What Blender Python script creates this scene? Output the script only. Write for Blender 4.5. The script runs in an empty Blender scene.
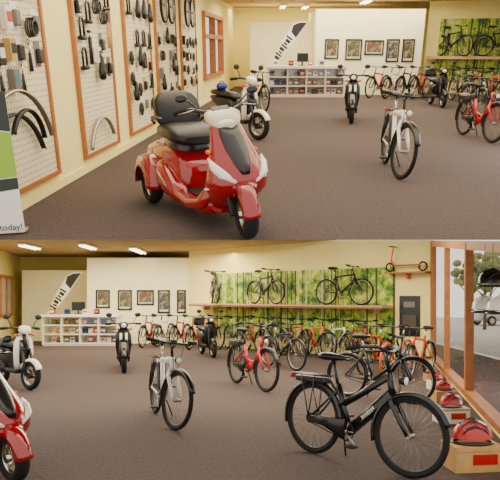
import bpy, bmesh, math, random
from mathutils import Vector, Matrix, Euler
random.seed(11)
F=600.0; HB=296.0
TH=math.atan(249/600.0); EYE=1.6
scene=bpy.context.scene
ROOM={'B':Matrix.Identity(4),
      'A':Matrix.Translation((0,0,EYE))@Matrix.Rotation(TH,4,'X')@Matrix.Translation((0,0,-EYE))}
RXI=Matrix.Rotation(-TH,3,'X'); RX=Matrix.Rotation(TH,3,'X')
def ray(room,px,py):
    d=Vector((px-250,F,HB-py))
    return RXI@d if room=='A' else d
def fp(room,px,py,z=0.0):
    d=ray(room,px,py); t=(z-EYE)/d.z
    return Vector((d.x*t,d.y*t,z))
def at_y(room,px,py,Y):
    d=ray(room,px,py); t=Y/d.y
    return Vector((d.x*t,Y,EYE+d.z*t))
def on_wall(room,px,py,P0,P1):
    d=ray(room,px,py); e=Vector((P1[0]-P0[0],P1[1]-P0[1]))
    den=d.x*e.y-d.y*e.x
    t=(P0[0]*e.y-P0[1]*e.x)/den
    return Vector((d.x*t,d.y*t,EYE+d.z*t))
def proj(room,p):
    v=Vector(p)-Vector((0,0,EYE))
    if room=='A': v=RX@v
    return 250+F*v.x/v.y, HB-F*v.z/v.y

# ---------------------------------------------------------------- materials
def lin(c):
    return tuple(((x/255)/12.92 if x/255<=0.04045 else ((x/255+0.055)/1.055)**2.4) for x in c)
MATS={}
def mat(name,rgb,rough=0.5,metal=0.0,emit=0.0,noise=0.0,nscale=20,coat=0.0,bump=0.0):
    if name in MATS: return MATS[name]
    m=bpy.data.materials.new(name); m.use_nodes=True
    nt=m.node_tree; b=nt.nodes['Principled BSDF']
    c=lin(rgb)+(1,)
    b.inputs['Base Color'].default_value=c
    b.inputs['Roughness'].default_value=rough
    b.inputs['Metallic'].default_value=metal
    b.inputs['Coat Weight'].default_value=coat
    if emit>0:
        b.inputs['Emission Color'].default_value=c
        b.inputs['Emission Strength'].default_value=emit
    if noise>0 or bump>0:
        tc=nt.nodes.new('ShaderNodeTexCoord'); nz=nt.nodes.new('ShaderNodeTexNoise')
        nz.inputs['Scale'].default_value=nscale; nz.inputs['Detail'].default_value=6
        nt.links.new(tc.outputs['Object'],nz.inputs['Vector'])
        if noise>0:
            r=nt.nodes.new('ShaderNodeValToRGB')
            lo=tuple(x*(1-noise) for x in c[:3])+(1,); hi=tuple(min(1,x*(1+noise)) for x in c[:3])+(1,)
            r.color_ramp.elements[0].color=lo; r.color_ramp.elements[1].color=hi
            r.color_ramp.elements[0].position=.3; r.color_ramp.elements[1].position=.7
            nt.links.new(nz.outputs['Fac'],r.inputs['Fac']); nt.links.new(r.outputs['Color'],b.inputs['Base Color'])
        if bump>0:
            bp=nt.nodes.new('ShaderNodeBump'); bp.inputs['Strength'].default_value=bump; bp.inputs['Distance'].default_value=.02
            nt.links.new(nz.outputs['Fac'],bp.inputs['Height']); nt.links.new(bp.outputs['Normal'],b.inputs['Normal'])
    MATS[name]=m; return m
WALL=mat('cream_wall',(254,238,156),.85,noise=.04,nscale=2)
WHITEW=mat('pale_partition',(255,248,205),.8,noise=.03,nscale=2)
CARPET=mat('carpet',(80,66,62),.97,noise=.30,nscale=26,bump=.5)
CEIL=mat('tan_ceiling',(186,160,120),.9,noise=.12,nscale=3)
WOOD=mat('orange_wood',(172,106,54),.5,noise=.15,nscale=9)
SWOOD=mat('shelf_wood',(212,168,132),.5,noise=.15,nscale=12)
DWOOD=mat('dark_wood',(140,80,62),.5,noise=.2,nscale=12)
BLACK=mat('black_paint',(9,7,9),.32,coat=.4)
RUBBER=mat('rubber',(11,9,10),.8)
DARK=mat('dark_plastic',(22,19,21),.5)
CHROME=mat('chrome',(205,198,185),.2,1.0)
ALU=mat('aluminium',(170,163,152),.35,.9)
RED=mat('red_gloss',(150,1,12),.12,coat=1.0)
REDP=mat('red_paint',(190,8,14),.3,coat=.5)
ORANGE=mat('orange_paint',(236,92,12),.4)
WHITE=mat('white_paint',(243,238,226),.3,coat=.4)
CREAM=mat('cream_plastic',(222,208,176),.35,coat=.4)
LEATHER=mat('black_leather',(10,8,10),.40,bump=.15,nscale=60)
CARD=mat('cardboard',(205,160,100),.85,noise=.1,nscale=12)
LAMP=mat('lamp_glow',(255,245,215),.5,emit=6)
LENS=mat('lens',(248,242,225),.12,coat=1)
BLUE=mat('blue_cloth',(26,52,140),.6)
GREEN=mat('green_print',(150,190,60),.6)
TEAL=mat('teal_print',(60,130,130),.6)
GREY=mat('grey_plastic',(120,112,108),.5)
ASPH=mat('asphalt',(195,190,182),.95,noise=.1,nscale=4)
LEAF=mat('leaf',(112,122,84),.9,noise=.3,nscale=5)
BARK=mat('bark',(110,92,78),.9)
def peg_mat():
    m=bpy.data.materials.new('pegboard'); m.use_nodes=True; nt=m.node_tree; b=nt.nodes['Principled BSDF']
    b.inputs['Roughness'].default_value=.7
    tc=nt.nodes.new('ShaderNodeTexCoord'); sc=nt.nodes.new('ShaderNodeVectorMath'); sc.operation='SCALE'; sc.inputs['Scale'].default_value=16
    fr_=nt.nodes.new('ShaderNodeVectorMath'); fr_.operation='FRACTION'
    sub=nt.nodes.new('ShaderNodeVectorMath'); sub.operation='SUBTRACT'; sub.inputs[1].default_value=(.5,.5,.5)
    mul=nt.nodes.new('ShaderNodeVectorMath'); mul.operation='MULTIPLY'; mul.inputs[1].default_value=(1,0,1)
    ln=nt.nodes.new('ShaderNodeVectorMath'); ln.operation='LENGTH'
    lt=nt.nodes.new('ShaderNodeMath'); lt.operation='LESS_THAN'; lt.inputs[1].default_value=.15
    mx=nt.nodes.new('ShaderNodeMix'); mx.data_type='RGBA'
    mx.inputs[6].default_value=lin((238,226,186))+(1,); mx.inputs[7].default_value=lin((80,60,44))+(1,)
    L=nt.links.new
    L(tc.outputs['Object'],sc.inputs[0]); L(sc.outputs[0],fr_.inputs[0]); L(fr_.outputs[0],sub.inputs[0]); L(sub.outputs[0],mul.inputs[0])
    L(mul.outputs[0],ln.inputs[0]); L(ln.outputs['Value'],lt.inputs[0]); L(lt.outputs[0],mx.inputs[0]); L(mx.outputs[2],b.inputs['Base Color'])
    return m
PEG=peg_mat()
def mural_mat():
    m=bpy.data.materials.new('forest_mural'); m.use_nodes=True; nt=m.node_tree; b=nt.nodes['Principled BSDF']
    b.inputs['Roughness'].default_value=.7; L=nt.links.new
    tc=nt.nodes.new('ShaderNodeTexCoord')
    n1=nt.nodes.new('ShaderNodeTexNoise'); n1.inputs['Scale'].default_value=2.4; n1.inputs['Detail'].default_value=12; n1.inputs['Roughness'].default_value=.78
    L(tc.outputs['Object'],n1.inputs['Vector'])
    r=nt.nodes.new('ShaderNodeValToRGB'); cr=r.color_ramp
    cr.elements[0].position=.36; cr.elements[0].color=lin((22,54,30))+(1,)
    cr.elements[1].position=.66; cr.elements[1].color=lin((255,246,150))+(1,)
    e=cr.elements.new(.45); e.color=lin((74,126,44))+(1,)
    e=cr.elements.new(.54); e.color=lin((180,204,66))+(1,)
    L(n1.outputs['Fac'],r.inputs['Fac'])
    prev=r.outputs['Color']
    for sc,lo,hi,col,off in((3.3,.60,.62,(40,44,28),0),(4.4,.62,.64,(206,200,150),7.3),(5.2,.63,.645,(50,48,32),3.1)):
        mp=nt.nodes.new('ShaderNodeMapping'); mp.inputs['Scale'].default_value=(sc,0,.03); mp.inputs['Location'].default_value=(off,off,off)
        L(tc.outputs['Object'],mp.inputs['Vector'])
        n2=nt.nodes.new('ShaderNodeTexNoise'); n2.inputs['Scale'].default_value=2.4; n2.inputs['Detail'].default_value=1
        L(mp.outputs[0],n2.inputs['Vector'])
        r2=nt.nodes.new('ShaderNodeValToRGB'); r2.color_ramp.elements[0].position=lo; r2.color_ramp.elements[1].position=hi
        r2.color_ramp.elements[1].color=(.85,.85,.85,1)
        L(n2.outputs['Fac'],r2.inputs['Fac'])
        mx=nt.nodes.new('ShaderNodeMix'); mx.data_type='RGBA'; mx.inputs[7].default_value=lin(col)+(1,)
        L(r2.outputs['Color'],mx.inputs[0]); L(prev,mx.inputs[6]); prev=mx.outputs[2]
    L(prev,b.inputs['Base Color'])
    return m
MURAL=mural_mat()
def glass_mat():
    m=bpy.data.materials.new('window_glass'); m.use_nodes=True; nt=m.node_tree
    for n in list(nt.nodes):
        if n.type=='BSDF_PRINCIPLED': nt.nodes.remove(n)
    t=nt.nodes.new('ShaderNodeBsdfTransparent'); g=nt.nodes.new('ShaderNodeBsdfGlossy'); g.inputs['Roughness'].default_value=.02
    mx=nt.nodes.new('ShaderNodeMixShader'); mx.inputs[0].default_value=.06
    nt.links.new(t.outputs[0],mx.inputs[1]); nt.links.new(g.outputs[0],mx.inputs[2])
    nt.links.new(mx.outputs[0],nt.nodes['Material Output'].inputs['Surface'])
    return m
GLASS=glass_mat()
def print_mat(i,base):
    m=bpy.data.materials.new('poster_print'); m.use_nodes=True; nt=m.node_tree; b=nt.nodes['Principled BSDF']
    tc=nt.nodes.new('ShaderNodeTexCoord'); v=nt.nodes.new('ShaderNodeTexNoise'); v.inputs['Scale'].default_value=5+i; v.inputs['Detail'].default_value=5
    r=nt.nodes.new('ShaderNodeValToRGB'); r.color_ramp.interpolation='CONSTANT'
    r.color_ramp.elements[0].color=lin(base)+(1,); r.color_ramp.elements[1].position=.56; r.color_ramp.elements[1].color=lin((150,140,110))+(1,)
    e=r.color_ramp.elements.new(.47); e.color=lin((100,90,66))+(1,)
    nt.links.new(tc.outputs['Object'],v.inputs['Vector']); nt.links.new(v.outputs['Fac'],r.inputs['Fac']); nt.links.new(r.outputs['Color'],b.inputs['Base Color'])
    return m
PRINTS=[print_mat(i,c) for i,c in enumerate([(70,60,50),(60,80,60),(110,70,50),(50,60,80)])]

# ---------------------------------------------------------------- mesh builder
class MB:
    def __init__(s): s.bm=bmesh.new(); s.mats=[]
    def mi(s,m):
        if m not in s.mats: s.mats.append(m)
        return s.mats.index(m)
    def ringfaces(s,rings,mi,closed=False,caps=True,smooth=True):
        n=len(rings[0]); R=len(rings)
        for i in range(R if closed else R-1):
            a=rings[i]; b=rings[(i+1)%R]
            for j in range(n):
                try:
                    f=s.bm.faces.new((a[j],a[(j+1)%n],b[(j+1)%n],b[j])); f.material_index=mi; f.smooth=smooth
                except ValueError: pass
        if caps and not closed:
            for r,rev in ((rings[0],True),(rings[-1],False)):
                try:
                    f=s.bm.faces.new(r[::-1] if rev else r); f.material_index=mi
                except ValueError: pass
    def tube(s,pts,r,m,seg=8,closed=False,flat=1.0,caps=True):
        pts=[Vector(p) for p in pts]; mi=s.mi(m); n=len(pts); rings=[]
        rr=r if isinstance(r,(list,tuple)) else [r]*n
        prev=None
        for i,p in enumerate(pts):
            if closed: t=(pts[(i+1)%n]-pts[i-1])
            else: t=(pts[min(i+1,n-1)]-pts[max(i-1,0)])
            t.normalize()
            if prev is None:
                u=t.cross(Vector((0,1,0)))
                if u.length<.1: u=t.cross(Vector((1,0,0)))
            else: u=prev-t*prev.dot(t)
            u.normalize(); prev=u; w=t.cross(u)
            rings.append([s.bm.verts.new(p+u*(rr[i]*math.cos(2*math.pi*k/seg))+w*(rr[i]*flat*math.sin(2*math.pi*k/seg))) for k in range(seg)])
        s.ringfaces(rings,mi,closed,caps)
        return s
    def torus(s,c,R,r,m,axis='Y',seg=36,rs=8,a0=0,a1=2*math.pi,flat=1.0):
        c=Vector(c); full=abs(a1-a0-2*math.pi)<1e-4
        k=seg if full else seg+1; pts=[]
        for i in range(k):
            a=a0+(a1-a0)*i/seg
            ca,sa=R*math.cos(a),R*math.sin(a)
            pts.append(c+(Vector((ca,0,sa)) if axis=='Y' else Vector((0,ca,sa)) if axis=='X' else Vector((ca,sa,0))))
        return s.tube(pts,r,m,rs,closed=full,flat=flat)
    def cyl(s,a,b,r,m,seg=14,r2=None):
        return s.tube([a,b],[r,r if r2 is None else r2],m,seg)
    def box(s,c,size,m,rot=None,bev=0.0):
        mi=s.mi(m); M=Matrix.Translation(c)
        if rot is not None: M=M@rot.to_4x4()
        M=M@Matrix.Diagonal((size[0],size[1],size[2],1))
        g=bmesh.ops.create_cube(s.bm,size=1,matrix=M)
        vs=g['verts']; fs=set(f for v in vs for f in v.link_faces)
        for f in fs: f.material_index=mi
        if bev>0:
            es=list(set(e for v in vs for e in v.link_edges))
            r=bmesh.ops.bevel(s.bm,geom=es,offset=bev,segments=2,affect='EDGES',profile=.5)
            for f in r['faces']: f.material_index=mi; f.smooth=True
        return s
    def sphere(s,c,rad,m,seg=16,rings=10,rot=None):
        mi=s.mi(m); 
        if not isinstance(rad,(tuple,list)): rad=(rad,)*3
        M=Matrix.Translation(c)
        if rot is not None: M=M@rot.to_4x4()
        M=M@Matrix.Diagonal((rad[0],rad[1],rad[2],1))
        g=bmesh.ops.create_uvsphere(s.bm,u_segments=seg,v_segments=rings,radius=1,matrix=M)
        for f in set(f for v in g['verts'] for f in v.link_faces): f.material_index=mi; f.smooth=True
        return s
    def loft(s,secs,m,axis='X',n=18,p=2.6,yo=0.0):
        """secs X:(x,zc,hy,hz)  Z:(z,xc,hx,hy)"""
        mi=s.mi(m); rings=[]
        for q in secs:
            ring=[]
            for k in range(n):
                a=2*math.pi*k/n; ca,sa=math.cos(a),math.sin(a)
                u=math.copysign(abs(ca)**(2/p),ca); v=math.copysign(abs(sa)**(2/p),sa)
                if axis=='X': ring.append(s.bm.verts.new((q[0],q[2]*u+yo,q[1]+q[3]*v)))
                else: ring.append(s.bm.verts.new((q[1]+q[2]*u,q[3]*v+yo,q[0])))
            rings.append(ring)
        s.ringfaces(rings,mi)
        return s
    def arc(s,c,R,w,a0,a1,m,th=.008,seg=18,drop=.0):
        mi=s.mi(m); rings=[]; c=Vector(c)
        prof=[(-1,-drop),(-.8,0),(-.3,.25*drop+.003),(.3,.25*drop+.003),(.8,0),(1,-drop)]
        for i in range(seg+1):
            a=a0+(a1-a0)*i/seg; d=Vector((math.cos(a),0,math.sin(a)))
            out=[c+d*(R+th+q[1])+Vector((0,q[0]*w/2,0)) for q in prof]
            inn=[c+d*(R+q[1])+Vector((0,q[0]*w/2,0)) for q in prof[::-1]]
            rings.append([s.bm.verts.new(v) for v in out+inn])
        s.ringfaces(rings,mi)
        return s
    def prism(s,poly,y0,y1,m,bev=0):
        mi=s.mi(m)
        a=[s.bm.verts.new((p[0],y0,p[1])) for p in poly]; b=[s.bm.verts.new((p[0],y1,p[1])) for p in poly]
        s.ringfaces([a,b],mi,smooth=False); return s
    def done(s,name):
        bmesh.ops.recalc_face_normals(s.bm,faces=s.bm.faces)
        me=bpy.data.meshes.new(name); s.bm.to_mesh(me); s.bm.free()
        for m in s.mats: me.materials.append(m)
        return me
class N:
    def __init__(s,name,mesh=None,kids=(),steer=False,label=None,off=None):
        s.name=name; s.mesh=mesh; s.kids=list(kids); s.steer=steer; s.label=label; s.off=off
def inst(node,room,M,label,cat,group=None,steer_mat=None,kind=None):
    col=scene.collection
    root=bpy.data.objects.new(node.name,node.mesh); col.objects.link(root)
    root.matrix_world=ROOM[room]@M
    root['label']=label; root['category']=cat
    if group: root['group']=group
    if kind: root['kind']=kind
    def rec(n,par,top):
        o=bpy.data.objects.new(n.name,n.mesh); col.objects.link(o); o.parent=par
        loc=Matrix.Identity(4)
        if n.off is not None: loc=n.off
        if top and n.steer and steer_mat is not None: loc=steer_mat@loc
        o.matrix_local=loc
        if n.label: o['label']=n.label
        for k in n.kids: rec(k,o,False)
    for k in node.kids: rec(k,root,True)
    return root
def struct(name,mesh,room):
    o=bpy.data.objects.new(name,mesh); scene.collection.objects.link(o); o.matrix_world=ROOM[room].copy()
    o['kind']='structure'; return o
def yawM(p,a,s=1.0,lean=0.0):
    return Matrix.Translation(p)@Matrix.Rotation(a,4,'Z')@Matrix.Rotation(lean,4,'X')@Matrix.Scale(s,4)
def solve(room,front,rearx,L,far=True):
    P=fp(room,*front); best=None
    for i in range(720):
        a=2*math.pi*i/720
        q=P-L*Vector((math.cos(a),math.sin(a),0))
        if q.y<1: continue
        if far and q.y<P.y-1e-3: continue
        if not far and q.y>P.y+1e-3: continue
        e=abs(proj(room,q)[0]-rearx)
        if best is None or e<best[0]: best=(e,a,q)
    return best[2],best[1]

# ---------------------------------------------------------------- bicycles
BT={}
def wheel_node(name,c,R,tr,rimmat,tyremat,nsp=28,hub=.022):
    c=Vector(c)
    rim=MB().torus(c,R-tr*2.0,.012,rimmat,seg=40,rs=6,flat=1.2).done(name)
    ty=MB().torus(c,R-tr,tr,tyremat,seg=44,rs=8).done('tyre')
    sp=MB()
    for k in range(nsp):
        a=2*math.pi*k/nsp; b=a+(.35 if k%2 else -.35); y=.03 if k%2 else -.03
        sp.tube([c+Vector((.02*math.cos(b),y,.02*math.sin(b))),c+Vector(((R-2*tr)*math.cos(a),0,(R-2*tr)*math.sin(a)))],.0015,ALU,3)
    hb=MB().cyl(c+Vector((0,-.05,0)),c+Vector((0,.05,0)),hub,ALU if hub<.04 else DARK,12).cyl(c+Vector((0,-.065,0)),c+Vector((0,.065,0)),.008,CHROME)
    return N(name,rim,[N('tyre',ty),N('spokes',sp.done('spokes')),N('hub',hb.done('hub'))])
def bike(style,fm,tyre=RUBBER,acc=BLACK,rim=ALU):
    key=(style,fm.name,tyre.name,acc.name,rim.name)
    if key in BT: return BT[key]
    R=.345; RH=Vector((0,0,R)); FH=Vector((1.08,0,R)); BB=Vector((.45,0,.29))
    city=style in('city','step'); eb=style in('city','step','ebike')
    HL=Vector((.90,0,.66)); HU=Vector((.86,0,.82 if not city else .86))
    kids=[]
    ST=Vector((.29,0,.76)) if not city else Vector((.30,0,.70))
    f=MB(); tr=.024
    f.tube([BB,ST],tr if not eb else .03,fm); f.tube([HL,HU],.03,fm)
    dt=.052 if eb else .030
    if style=='step': f.tube([HL+Vector((0,0,.04)),Vector((.80,0,.52)),Vector((.64,0,.37)),BB+Vector((0,0,.02))],.055,fm,12,flat=.8)
    else: f.tube([HL+Vector((0,0,.02)),BB],dt,fm,12)
    if style=='city': f.tube([HU-Vector((0,0,.03)),Vector((.60,0,.66)),Vector((.33,0,.50))],.032,fm,10)
    elif style=='step': f.tube([Vector((.70,0,.42)),Vector((.52,0,.44)),Vector((.36,0,.48))],.022,fm,8)
    else: f.tube([HU-Vector((0,0,.03)),ST-Vector((0,0,.03))],.024 if not eb else .038,fm,10)
    for sy in(-1,1):
        f.tube([BB+Vector((0,.03*sy,0)),RH+Vector((0,.06*sy,0))],.015,fm)
        f.tube([ST+Vector((0,.02*sy,-.06)),RH+Vector((0,.06*sy,0))],.012,fm)
    f.cyl(BB-Vector((0,.045,0)),BB+Vector((0,.045,0)),.045 if eb else .032,fm)
    kids.append(N('frame',f.done('frame')))
    if style in('city','ebike'):
        lm=WHITE if fm is not WHITE else BLACK
        for sy in(-1,1):
            l_=MB(); d=(BB-HL-Vector((0,0,.02))); ang=math.atan2(-d.z,d.x)
            for k in range(7):
                c0=HL+Vector((0,0,.02))+d*(.36+.042*k)
                l_.box(c0+Vector((0,sy*(dt+.001),0)),(.012,.004,.020 if k%3 else .028),lm,rot=Matrix.Rotation(ang,3,'Y'))
            l_.tube([HL+d*.36+Vector((0,sy*(dt-.0005),-.004)),HL+d*.64+Vector((0,sy*(dt-.0005),-.004))],.0022,lm,4)
            kids.append(N('frame_lettering',l_.done('frame_lettering')))
    tyr=.025
    kids.append(wheel_node('rear_wheel',RH,R,tyr,rim,tyre,hub=.05 if eb else .022))
    w=wheel_node('front_wheel',FH,R,tyr,rim,tyre); w.steer=True; kids.append(w)
    fk=MB(); fkm=fm if style!='mtb' else acc
    for sy in(-1,1): fk.tube([HL+Vector((0,.02*sy,-.01)),HL+Vector((.015,.055*sy,-.05)),Vector((1.01,.06*sy,.46)),FH+Vector((0,.06*sy,0))],[.018,.024,.022,.014],fkm)
    fk.tube([HL+Vector((.005,-.055,-.03)),HL+Vector((.005,.055,-.03))],.018,fkm)
    kids.append(N('fork',fk.done('fork'),steer=True))
    top=1.0 if not city else 1.06
    S=Vector((.82,0,top-.03))
    hb=MB().tube([HU,S-Vector((0,0,.04)),S+Vector((.03,0,0))],.018,acc)
    if not city:
        bp=[(.82,-.33,top+.01),(.87,-.12,top-.01),(.87,.12,top-.01),(.82,.33,top+.01)]; g0,g1=Vector((.845,.2,top)),Vector((.815,.34,top+.012))
    else:
        bp=[(.62,-.31,top-.01),(.70,-.30,top+.01),(.83,-.2,top+.02),(.86,-.05,top-.02),(.86,.05,top-.02),(.83,.2,top+.02),(.70,.30,top+.01),(.62,.31,top-.01)]
        g0,g1=Vector((.73,.295,top+.012)),Vector((.605,.312,top-.013))
    hb.tube(bp,.014,acc)
    gk=[]
    for sy in(-1,1):
        a=Vector((g0.x,g0.y*sy,g0.z)); b=Vector((g1.x,g1.y*sy,g1.z))
        gk.append(N('grip',MB().cyl(a,b,.021,RUBBER).done('grip')))
        gk.append(N('brake_lever',MB().tube([a+Vector((.02,-.02*sy,-.01)),a+Vector((.05,.03*sy,-.03)),b+Vector((.045,0,-.04))],.006,DARK,5).done('brake_lever')))
    if eb: gk.append(N('display_unit',MB().box((.85,.0,top+.015),(.05,.07,.03),DARK,bev=.008).done('display_unit')))
    kids.append(N('handlebar',hb.done('handlebar'),gk,steer=True))
    kids.append(N('brake_cable',MB().tube([Vector((.84,.1,top-.01)),Vector((.96,.08,top-.06)),Vector((.95,.04,.72)),Vector((.9,.03,.64))],.004,BLACK,5).done('brake_cable'),steer=True))
    kids.append(N('brake_cable',MB().tube([Vector((.84,-.1,top-.01)),Vector((.97,-.06,top-.10)),Vector((.98,-.04,.72)),Vector((.99,-.05,.5))],.004,BLACK,5).done('brake_cable'),steer=True))
    sz=.97 if not city else .95; d=(ST-BB).normalized(); SP=ST+d*((sz-.05-ST.z)/d.z)
    sad=MB().loft([(SP.x-.15,sz,.02,.018),(SP.x-.13,sz,.085,.036),(SP.x-.06,sz,.092,.04),(SP.x+.02,sz-.003,.058,.034),(SP.x+.10,sz-.005,.030,.026),(SP.x+.145,sz-.01,.012,.012)],LEATHER,n=14,p=2.2)
    kids.append(N('saddle',sad.done('saddle'))); kids.append(N('seat_post',MB().cyl(ST-Vector((0,0,.04)),SP+Vector((0,0,.03)),.015,CHROME if not city else BLACK).done('seat_post')))
    cr=MB(); cr.torus(BB+Vector((0,-.055,0)),.085,.006,DARK,seg=24,rs=5)
    cr.cyl(BB-Vector((0,.08,0)),BB+Vector((0,.07,0)),.012,ALU)
    for k in range(5):
        a=k*2*math.pi/5; cr.tube([BB+Vector((0,-.055,0)),BB+Vector((.085*math.cos(a),-.055,.085*math.sin(a)))],.007,ALU,5)
    ca=math.radians(-40); cd=Vector((math.cos(ca),0,math.sin(ca)))
    cr.tube([BB+Vector((0,-.07,0)),BB+cd*.17+Vector((0,-.085,0))],.011,ALU,6); cr.tube([BB+Vector((0,.06,0)),BB-cd*.17+Vector((0,.085,0))],.011,ALU,6)
    pk=[]
    for sy,sg in((-1,1),(1,-1)):
        pk.append(N('pedal',MB().box(BB+cd*.17*sg+Vector((0,sy*.135,0)),(.09,.085,.022),DARK,bev=.006).done('pedal')))
    kids.append(N('crank',cr.done('crank'),pk))
    ch=MB(); ch.tube([RH+Vector((0,-.055,.035)),BB+Vector((0,-.055,.085)),BB+Vector((.085,-.055,0)),BB+Vector((0,-.055,-.085)),RH+Vector((0,-.055,-.035)),RH+Vector((-.035,-.055,0))],.005,DARK,5,closed=True)
    kids.append(N('chain',ch.done('chain')))
    kids.append(N('kickstand',MB().tube([Vector((.34,.04,.30)),Vector((.28,.17,.015))],.009,DARK,6).done('kickstand')))
    if style!='road':
        kids.append(N('mudguard',MB().arc(RH,R+.012,.07,math.radians(-5),math.radians(195),acc,th=.006,seg=24,drop=.02).done('mudguard')))
        kids.append(N('mudguard',MB().arc(FH,R+.012,.07,math.radians(20),math.radians(195 if eb else 175),acc,th=.006,seg=24,drop=.02).done('mudguard'),steer=True))
    if eb:
        rk=MB(); z=.76
        for y in(-.06,0,.06): rk.tube([Vector((-.26,y,z)),Vector((.22,y,z))],.006,acc,5)
        rk.tube([Vector((-.26,-.06,z)),Vector((-.26,.06,z))],.006,acc,5)
        rk.tube([Vector((.22,-.06,z)),Vector((.22,.06,z))],.006,acc,5)
        for sy in(-1,1):
            rk.tube([Vector((-.12,.06*sy,z)),RH+Vector((0,.075*sy,.02))],.006,acc,5); rk.tube([Vector((.05,.06*sy,z)),RH+Vector((0,.075*sy,.02))],.006,acc,5)
        kids.append(N('luggage_rack',rk.done('luggage_rack')))
        kids.append(N('headlight',MB().cyl((.96,0,.80),(1.02,0,.80),.03,DARK,12,r2=.04).sphere((1.02,0,.80),(.012,.036,.036),LENS).done('headlight'),steer=True))
        kids.append(N('tail_light',MB().box((-.28,0,.73),(.03,.09,.045),REDP,bev=.008).done('tail_light')))
    if style=='city': kids.append(N('battery',MB().box((-.02,0,.715),(.38,.12,.06),BLACK,bev=.015).done('battery')))
    if style=='step': kids.append(N('battery',MB().box((-.04,0,.70),(.38,.14,.10),BLACK,bev=.02).done('battery')))
    if style=='ebike': kids.append(N('battery',MB().box((.30,0,.53),(.11,.11,.36),BLACK,rot=Matrix.Rotation(-.32,3,'Y'),bev=.02).done('battery')))
    if city:
        kids.append(N('chain_guard',MB().tube([RH+Vector((.0,-.075,0)),Vector((.2,-.078,.345)),BB+Vector((.0,-.08,.02))],[.03,.045,.095],BLACK,12,flat=.18).done('chain_guard')))
    node=N('bicycle',None,kids); node.head=(HL,HU); BT[key]=node; return node
def place_bike(node,room,q,a,label,steer=0.0,s=1.0,lean=-.05,group=None):
    HL,HU=node.head; ax=(HU-HL).normalized()
    SM=Matrix.Translation(HL)@Matrix.Rotation(steer,4,ax)@Matrix.Translation(-HL)
    return inst(node,room,yawM(q,a,s,lean),label,'bicycle',group,steer_mat=SM)
def put_bike(node,room,front,rearx,label,far=True,steer=0.0,s=1.0,lean=-.05,group=None):
    q,a=solve(room,front,rearx,1.08*s,far)
    place_bike(node,room,q,a,label,steer,s,lean,group)

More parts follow.
